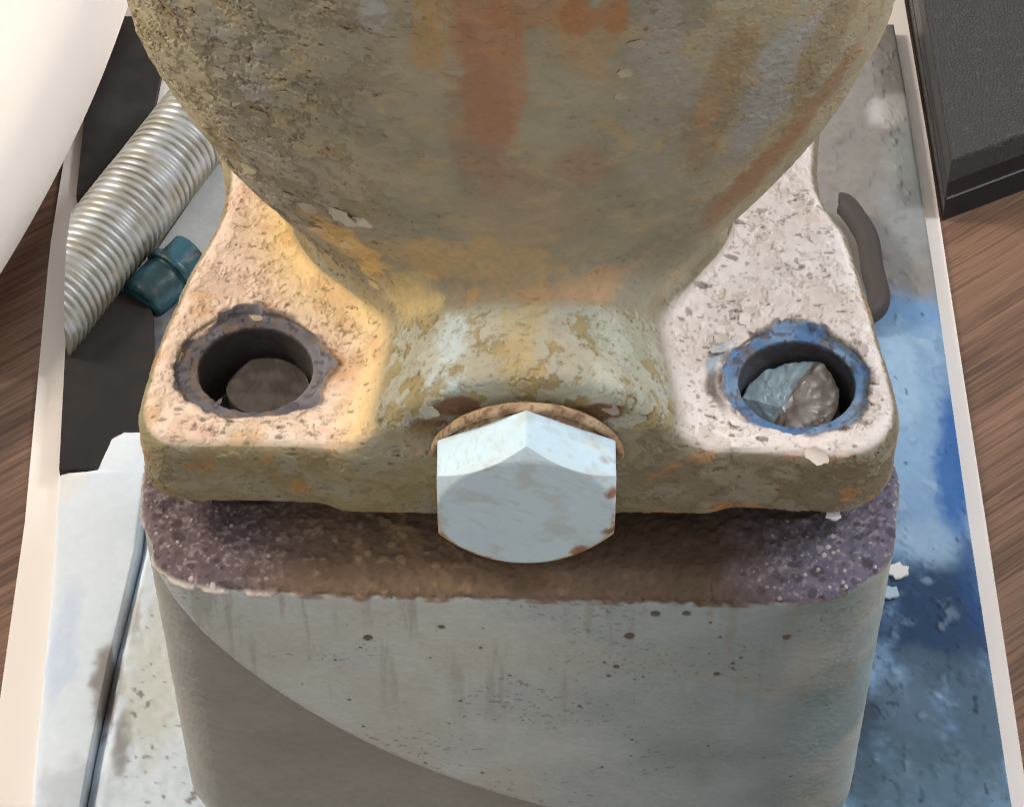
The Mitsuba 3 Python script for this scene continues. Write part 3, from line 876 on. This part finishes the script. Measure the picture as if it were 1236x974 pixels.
# ------------------------------------------------------------------ background pieces lying on the page
def patch(key, y0, y1, xl, xr, zf, cf, rows, cols, mat='old_paint', base=0.0013, **kw):
    """A solid piece between two outlines: a relief top with walls down to the page."""
    yy, uu = np.linspace(y0, y1, rows), np.linspace(0, 1, cols)
    G = np.empty((rows, cols, 3))
    for i, yv in enumerate(yy):
        a, b = xl(yv), xr(yv)
        for j, u in enumerate(uu):
            p = at(a + (b - a) * u, yv, 0.004)
            G[i, j] = at(a + (b - a) * u, yv, zf(p[0], p[1], u, (yv - y0) / (y1 - y0)))
    V = G.reshape(-1, 3)
    i = np.arange(rows * cols).reshape(rows, cols)
    F = np.vstack([np.stack([i[:-1, :-1], i[1:, :-1], i[1:, 1:]], -1).reshape(-1, 3), np.stack([i[:-1, :-1], i[1:, 1:], i[:-1, 1:]], -1).reshape(-1, 3)])
    n = vnormals(V, F)
    col, disp = cf(V * 1000)
    UU = np.tile(uu, rows)
    V = V + n * (disp * sstep(0.0, 0.06, UU) * sstep(1.0, 0.94, UU) / 1000)[:, None]
    n = vnormals(V, F)
    rim = np.r_[i[0], i[1:, -1], i[-1, -2::-1], i[-2:0:-1, 0]]
    W = np.vstack([V[rim], np.c_[V[rim][:, :2], np.full(len(rim), base)]])
    k, q = len(V), len(rim)
    r0 = k + np.arange(q)
    r1 = np.roll(r0, -1)
    S = np.vstack([np.stack([r0, r1, r0 + q], 1), np.stack([r1, r1 + q, r0 + q], 1)])
    V2, F2 = np.vstack([V, W]), np.vstack([F, S])
    fn = vnormals(W, np.vstack([S]) - k)
    return put(key, vc_ply(V2, F2, mat, np.clip(np.vstack([col, col[rim], col[rim]]), 0.004, 0.92), np.vstack([n, fn])), **kw)


def blue_look(p):
    n1, n2, n3 = fbm(p / 14, 4, 91), fbm(p / 4.5, 4, 92), fbm(p / 1.6, 3, 93)
    x, y, z = p.T
    j = (n1 - 0.5) * 1.2 + (n2 - 0.5) * 0.5 + (n3 - 0.5) * 0.3
    col = mixc(srgb(132, 160, 186), srgb(112, 144, 178), n1)
    for px, py, ru, rv, ang, c, st in ((1165, 520, 40, 150, 12, (54, 96, 154), 0.95), (1100, 360, 70, 30, 0, (108, 142, 182), 0.8), (1120, 745, 100, 85, 0, (46, 66, 94), 1.0),
                                       (1180, 690, 30, 60, 0, (44, 74, 116), 0.8), (1110, 655, 50, 36, 0, (148, 172, 194), 0.8), (1100, 870, 60, 70, 0, (84, 102, 118), 0.9),
                                       (1180, 860, 60, 70, 0, (74, 92, 108), 0.9), (1030, 900, 40, 60, 0, (58, 70, 82), 0.9), (1110, 940, 120, 50, 0, (80, 100, 112), 0.8), (1090, 460, 26, 90, 0, (146, 172, 196), 0.7)):
        c0 = at(px, py, 0.010) * 1000
        col = mixc(col, srgb(*c), st * blot(x, y, c0[0], c0[1], ru * 0.185, rv * 0.25, -ang, j, 0.1))
    up = at(1090, 345, 0.010)[1] * 1000
    g = sstep(-7, 7, y - up + 12 * (n1 - 0.5) + 6 * (n2 - 0.5))
    gr = mixc(srgb(140, 134, 130), srgb(122, 118, 114), n1)
    for px, py, r1, r2, c in ((1085, 125, 9, 8, (182, 178, 175)), (1105, 180, 8, 16, (154, 160, 158)), (1100, 250, 9, 16, (136, 138, 138))):
        c0 = at(px, py, 0.010) * 1000
        gr = mixc(gr, srgb(*c), 0.9 * blot(x, y, c0[0], c0[1], r1, r2, 0, n2 - 0.5, 0.15))
    col = mixc(col, gr, g)
    col = mixc(col, srgb(186, 200, 212), (1 - g) * 0.2 * sstep(0.58, 0.70, n2) * sstep(0.45, 0.6, n1))
    col = mixc(col, srgb(50, 56, 66), 0.6 * sstep(0.73, 0.78, fbm(p / 2.2, 3, 94)) * (1 - 0.7 * g))
    col = col * (1 + 0.2 * (n3 - 0.5)[:, None])
    return col, 0.5 * (n2 - 0.5) + 0.3 * (n3 - 0.5) + 0.35 * sstep(0.57, 0.60, n2)


patch('blue_casing', 30, 1010, lambda y: np.interp(y, [30, 700, 1010], [940, 985, 940]), lambda y: R_in(y), lambda x, y, u, t: 0.005 + (0.003 + 0.006 * float(sstep(0.3, 0.5, t))) * math.sqrt(max(0, 1 - u * u)),
      blue_look, 480, 120, label='blue painted casing with worn pale and navy patches to the right of the valve', category='casing')


def tube(pts, r, segs=20, cap=True):
    P = np.asarray(pts, float)
    tn = np.gradient(P, axis=0)
    tn /= np.linalg.norm(tn, axis=1, keepdims=True)
    up = np.array([0, 0, 1.0])
    rr = np.broadcast_to(r, len(P))
    V = []
    for p, t, q in zip(P, tn, rr):
        a = np.cross(up, t)
        a /= np.linalg.norm(a)
        b = np.cross(t, a)
        for k in range(segs):
            w = 2 * math.pi * k / segs
            V.append(p + q * (a * math.cos(w) + b * math.sin(w)))
    V = np.array(V)
    i = np.arange(len(V)).reshape(len(P), segs)
    j = np.roll(i, -1, 1)
    F = np.vstack([np.stack([i[:-1], j[:-1], j[1:]], -1).reshape(-1, 3), np.stack([i[:-1], j[1:], i[1:]], -1).reshape(-1, 3)])
    V = np.vstack([V, P[:1], P[-1:]])
    k = len(V)
    F = np.vstack([F, np.stack([np.full(segs, k - 2), j[0], i[0]], 1), np.stack([np.full(segs, k - 1), i[-1], j[-1]], 1)])
    m = trimesh.Trimesh(V, F, process=False)
    m.fix_normals()
    return m


arc = curve([at(x, y, 0.0135) for x, y in ((1014, 246), (1033, 264), (1048, 292), (1054, 330), (1058, 370), (1030, 380), (1000, 330))], 120)[:75]
tb = tube(arc, 0.0030)
put('dark_strap', vc_ply(tb.vertices, tb.faces, 'matte_black', np.tile(srgb(70, 64, 62), (len(tb.vertices), 1))), 'dark curved strap lying on the grey upper end of the blue casing', 'strap')


# corrugated hose
def hose():
    r = 0.0112
    a, b = at(262, 118, 0.012), at(40, 400, 0.012)
    d = b - a
    L = np.linalg.norm(d)
    d /= L
    pitch, nr = 0.0024, 16
    S = np.arange(0, L, pitch / nr * 1.5)
    rr = r + 0.00020 * np.cos(2 * math.pi * S / pitch)
    m = tube([a + d * s for s in S], rr, 72)
    # the hose ends at the page's left margin
    q0, q1 = at(L_in(230), 230, 0.012), at(L_in(470), 470, 0.012)
    t = q1 - q0
    n = np.array([-t[1], t[0], 0])
    n /= np.linalg.norm(n)
    if n[0] < 0:
        n = -n
    m = m.slice_plane(q0, n, cap=False)
    V, F = np.array(m.vertices), np.array(m.faces)
    p = V * 1000
    n2 = fbm(p / 4, 3, 111)
    col = mixc(srgb(176, 178, 180), srgb(160, 156, 146), sstep(0.35, 0.65, n2))
    wv = V - a
    s_ = wv @ d
    rad = np.linalg.norm(wv - s_[:, None] * d, axis=1)
    groove = sstep(r + 0.00004, r - 0.00016, rad)
    col = mixc(col, srgb(96, 88, 70), groove * (0.25 + 0.6 * sstep(0.4, 0.6, fbm(p / 7, 3, 113))))
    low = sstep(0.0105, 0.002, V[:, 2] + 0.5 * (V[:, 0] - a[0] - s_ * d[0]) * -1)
    col = mixc(col, srgb(120, 108, 78), 0.6 * low)  # olive lower half: the underside's shade put into the colour
    V = V + (wv - s_[:, None] * d) * (0.07 * (fbm(p / 11, 3, 114) - 0.5))[:, None]
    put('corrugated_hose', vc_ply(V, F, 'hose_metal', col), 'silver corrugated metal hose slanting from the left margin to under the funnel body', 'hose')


hose()


def plain(c1, c2, sc, s, dsp=0.3):
    def look(p):
        n1, n2, n3 = fbm(p / sc, 4, s), fbm(p / 3, 3, s + 1), fbm(p / 1.2, 2, s + 2)
        return mixc(srgb(*c1), srgb(*c2), sstep(0.3, 0.7, n1)) * (1 + 0.16 * (n3 - 0.5)[:, None]), dsp * (n2 - 0.5)
    return look


patch('black_slab', 20, 236, lambda y: np.interp(y, [20, 130, 236], [118, 103, 92]), lambda y: np.interp(y, [20, 60, 130, 236], [190, 200, 186, 96]), lambda x, y, u, t: 0.004, plain((44, 40, 38), (60, 56, 54), 10, 121), 80, 40,
      'matte_black', label='flat black strip beside the hose, next to the curled page', category='cover')  # flat black piece filling the dark area beside the hose
patch('black_block', 352, 566, lambda y: L_in(y), lambda y: np.interp(y, [352, 380, 430, 520, 545, 566], [172, 185, 186, 178, 130, 118]), lambda x, y, u, t: 0.006 + 0.001 * (1 - u), plain((34, 30, 28), (44, 38, 35), 10, 131), 80, 50,
      'matte_black', label='black block below the hose at the left margin', category='block')  # solid black piece filling the dark area below the hose


def pale_look(p):
    n1, n2, n3 = fbm(p / 14, 4, 141), fbm(p / 4, 4, 142), fbm(p / 1.4, 3, 143)
    x, y, z = p.T
    col = mixc(srgb(214, 220, 226), srgb(200, 210, 220), n1)
    j = (n1 - 0.5) * 1.4 + (n2 - 0.5)
    for px, py, ru, rv, c, st in ((130, 830, 22, 60, (128, 120, 116), 0.9), (150, 900, 14, 50, (118, 112, 106), 0.8), (75, 790, 24, 90, (184, 196, 218), 0.7), (110, 640, 50, 70, (208, 214, 220), 0.6),
                                  (185, 840, 40, 100, (196, 196, 188), 0.8), (160, 750, 12, 30, (160, 150, 144), 0.7), (84, 570, 30, 30, (214, 210, 206), 0.7), (90, 960, 60, 40, (176, 182, 190), 0.7)):
        c0 = at(px, py, 0.008) * 1000
        col = mixc(col, srgb(*c), st * blot(x, y, c0[0], c0[1], ru * 0.185, rv * 0.25, 0, j, 0.1))
    right = sstep(0, 1, (x - at(165, 740, 0.008)[0] * 1000) / 2)
    col = mixc(col, srgb(110, 104, 100), 0.8 * right * sstep(0.66, 0.74, fbm(p / 1.8, 2, 144)))
    return col * (1 + 0.10 * (n3 - 0.5)[:, None]), 0.5 * (n2 - 0.5) + right * 0.6 * (n3 - 0.5)


def seam_x(y):
    return np.interp(y, [520, 667, 720, 800, 908, 1010], [190, 171, 158, 138, 115, 96])


patch('pale_casing', 522, 1010, lambda y: max(L_in(y), np.interp(y, [522, 530, 568, 574], [146, 128, 112, 40])), lambda y: seam_x(y) - 2, lambda x, y, u, t: 0.003 + 0.007 * math.sqrt(max(0, 1 - (1 - u) ** 2)) - 0.004 * sstep(0.92, 1.0, u),
      pale_look, 240, 60, label='pale blue white painted casing along the left margin, left of the dark seam', category='casing')
patch('pale_shoulder', 600, 1010, lambda y: seam_x(y) + 3, lambda y: np.interp(y, [600, 740, 900, 1010], [240, 250, 300, 320]), lambda x, y, u, t: 0.010 - 0.007 * (1 - sstep(0.0, 0.08, u)), pale_look, 220, 60,
      label='pale pitted casing shoulder right of the dark seam, below the purple corner of the valve', category='casing')
patch('pale_plate', 190, 360, lambda y: np.interp(y, [190, 240, 360], [262, 232, 150]), lambda y: 300, lambda x, y, u, t: 0.004 - 0.001 * u, plain((184, 184, 182), (170, 172, 172), 9, 151), 80, 50,
      label='small pale grey plate between the hose and the left flange edge', category='plate')
patch('grey_bracket', 360, 530, lambda y: np.interp(y, [360, 430, 530], [172, 176, 150]), lambda y: 240, lambda x, y, u, t: 0.003, plain((120, 122, 126), (88, 84, 84), 6, 161), 60, 40,
      label='grey bracket in the gap between the black block and the flange', category='bracket')


# teal knob
def knob():
    c = at(200, 336, 0.006)
    prof = [(0, 0), (5.4, 0), (6.4, 0.8), (6.6, 2.0), (6.6, 9.5), (6.2, 11.0), (7.4, 11.2), (7.6, 12.2), (7.4, 13.4), (6.0, 13.6), (5.8, 20.0), (0, 20.0)]
    m = man(m3.Manifold.revolve(m3.CrossSection([prof]), 48).refine_to_length(0.7))
    p = m.vertices / 1000
    ax = np.array([0.62, 0.76, 0.16])
    ax /= np.linalg.norm(ax)
    e1 = np.cross([0, 0, 1.0], ax)
    e1 /= np.linalg.norm(e1)
    V = p @ np.stack([e1, np.cross(ax, e1), ax]) + c - ax * 0.010
    n = fbm(V * 300, 4, 172)
    V = V + vnormals(V, m.faces) * (0.0005 * (n - 0.5))[:, None]
    col = mixc(srgb(14, 44, 48), srgb(34, 78, 92), sstep(0.35, 0.65, n))
    s = m
    put('teal_cap', vc_ply(V, s.faces, 'teal_plastic', col), 'dark teal green cap fitting below the silver hose', 'cap')


knob()


def chip(px, py, z, r, col, lab, seed):
    rng = np.random.default_rng(seed)
    c = at(px, py, z)
    K = 14
    ang = np.linspace(0, 2 * math.pi, K, endpoint=False)
    rad = r * (0.7 + 0.5 * rng.random(K))
    pts = np.stack([rad * np.cos(ang) * 1.2, rad * np.sin(ang)], 1)
    m = trimesh.creation.extrude_polygon(Polygon(pts), 0.0006, engine='earcut')
    m = m.subdivide().subdivide()
    V = np.array(m.vertices)
    V[:, 2] += 6.0 * (V[:, 0] ** 2) + 0.12 * V[:, 1]
    m.vertices = V + c
    put('paint_chip', vc_ply_flat(np.array(m.vertices), np.array(m.faces), 'old_paint', np.tile(srgb(*col), (len(m.vertices), 1)), 35), lab, 'paint chip')


chip(1083, 690, 0.0138, 0.0022, (226, 222, 216), 'cream paint chip on the blue casing beside the purple corner', 1)
chip(1075, 716, 0.0138, 0.0018, (176, 192, 206), 'pale blue paint chip on the blue casing, lower of the two chips', 2)
chip(1006, 622, H - 0.0185, 0.0014, (220, 216, 220), 'white paint chip on the purple right corner of the valve body', 3)
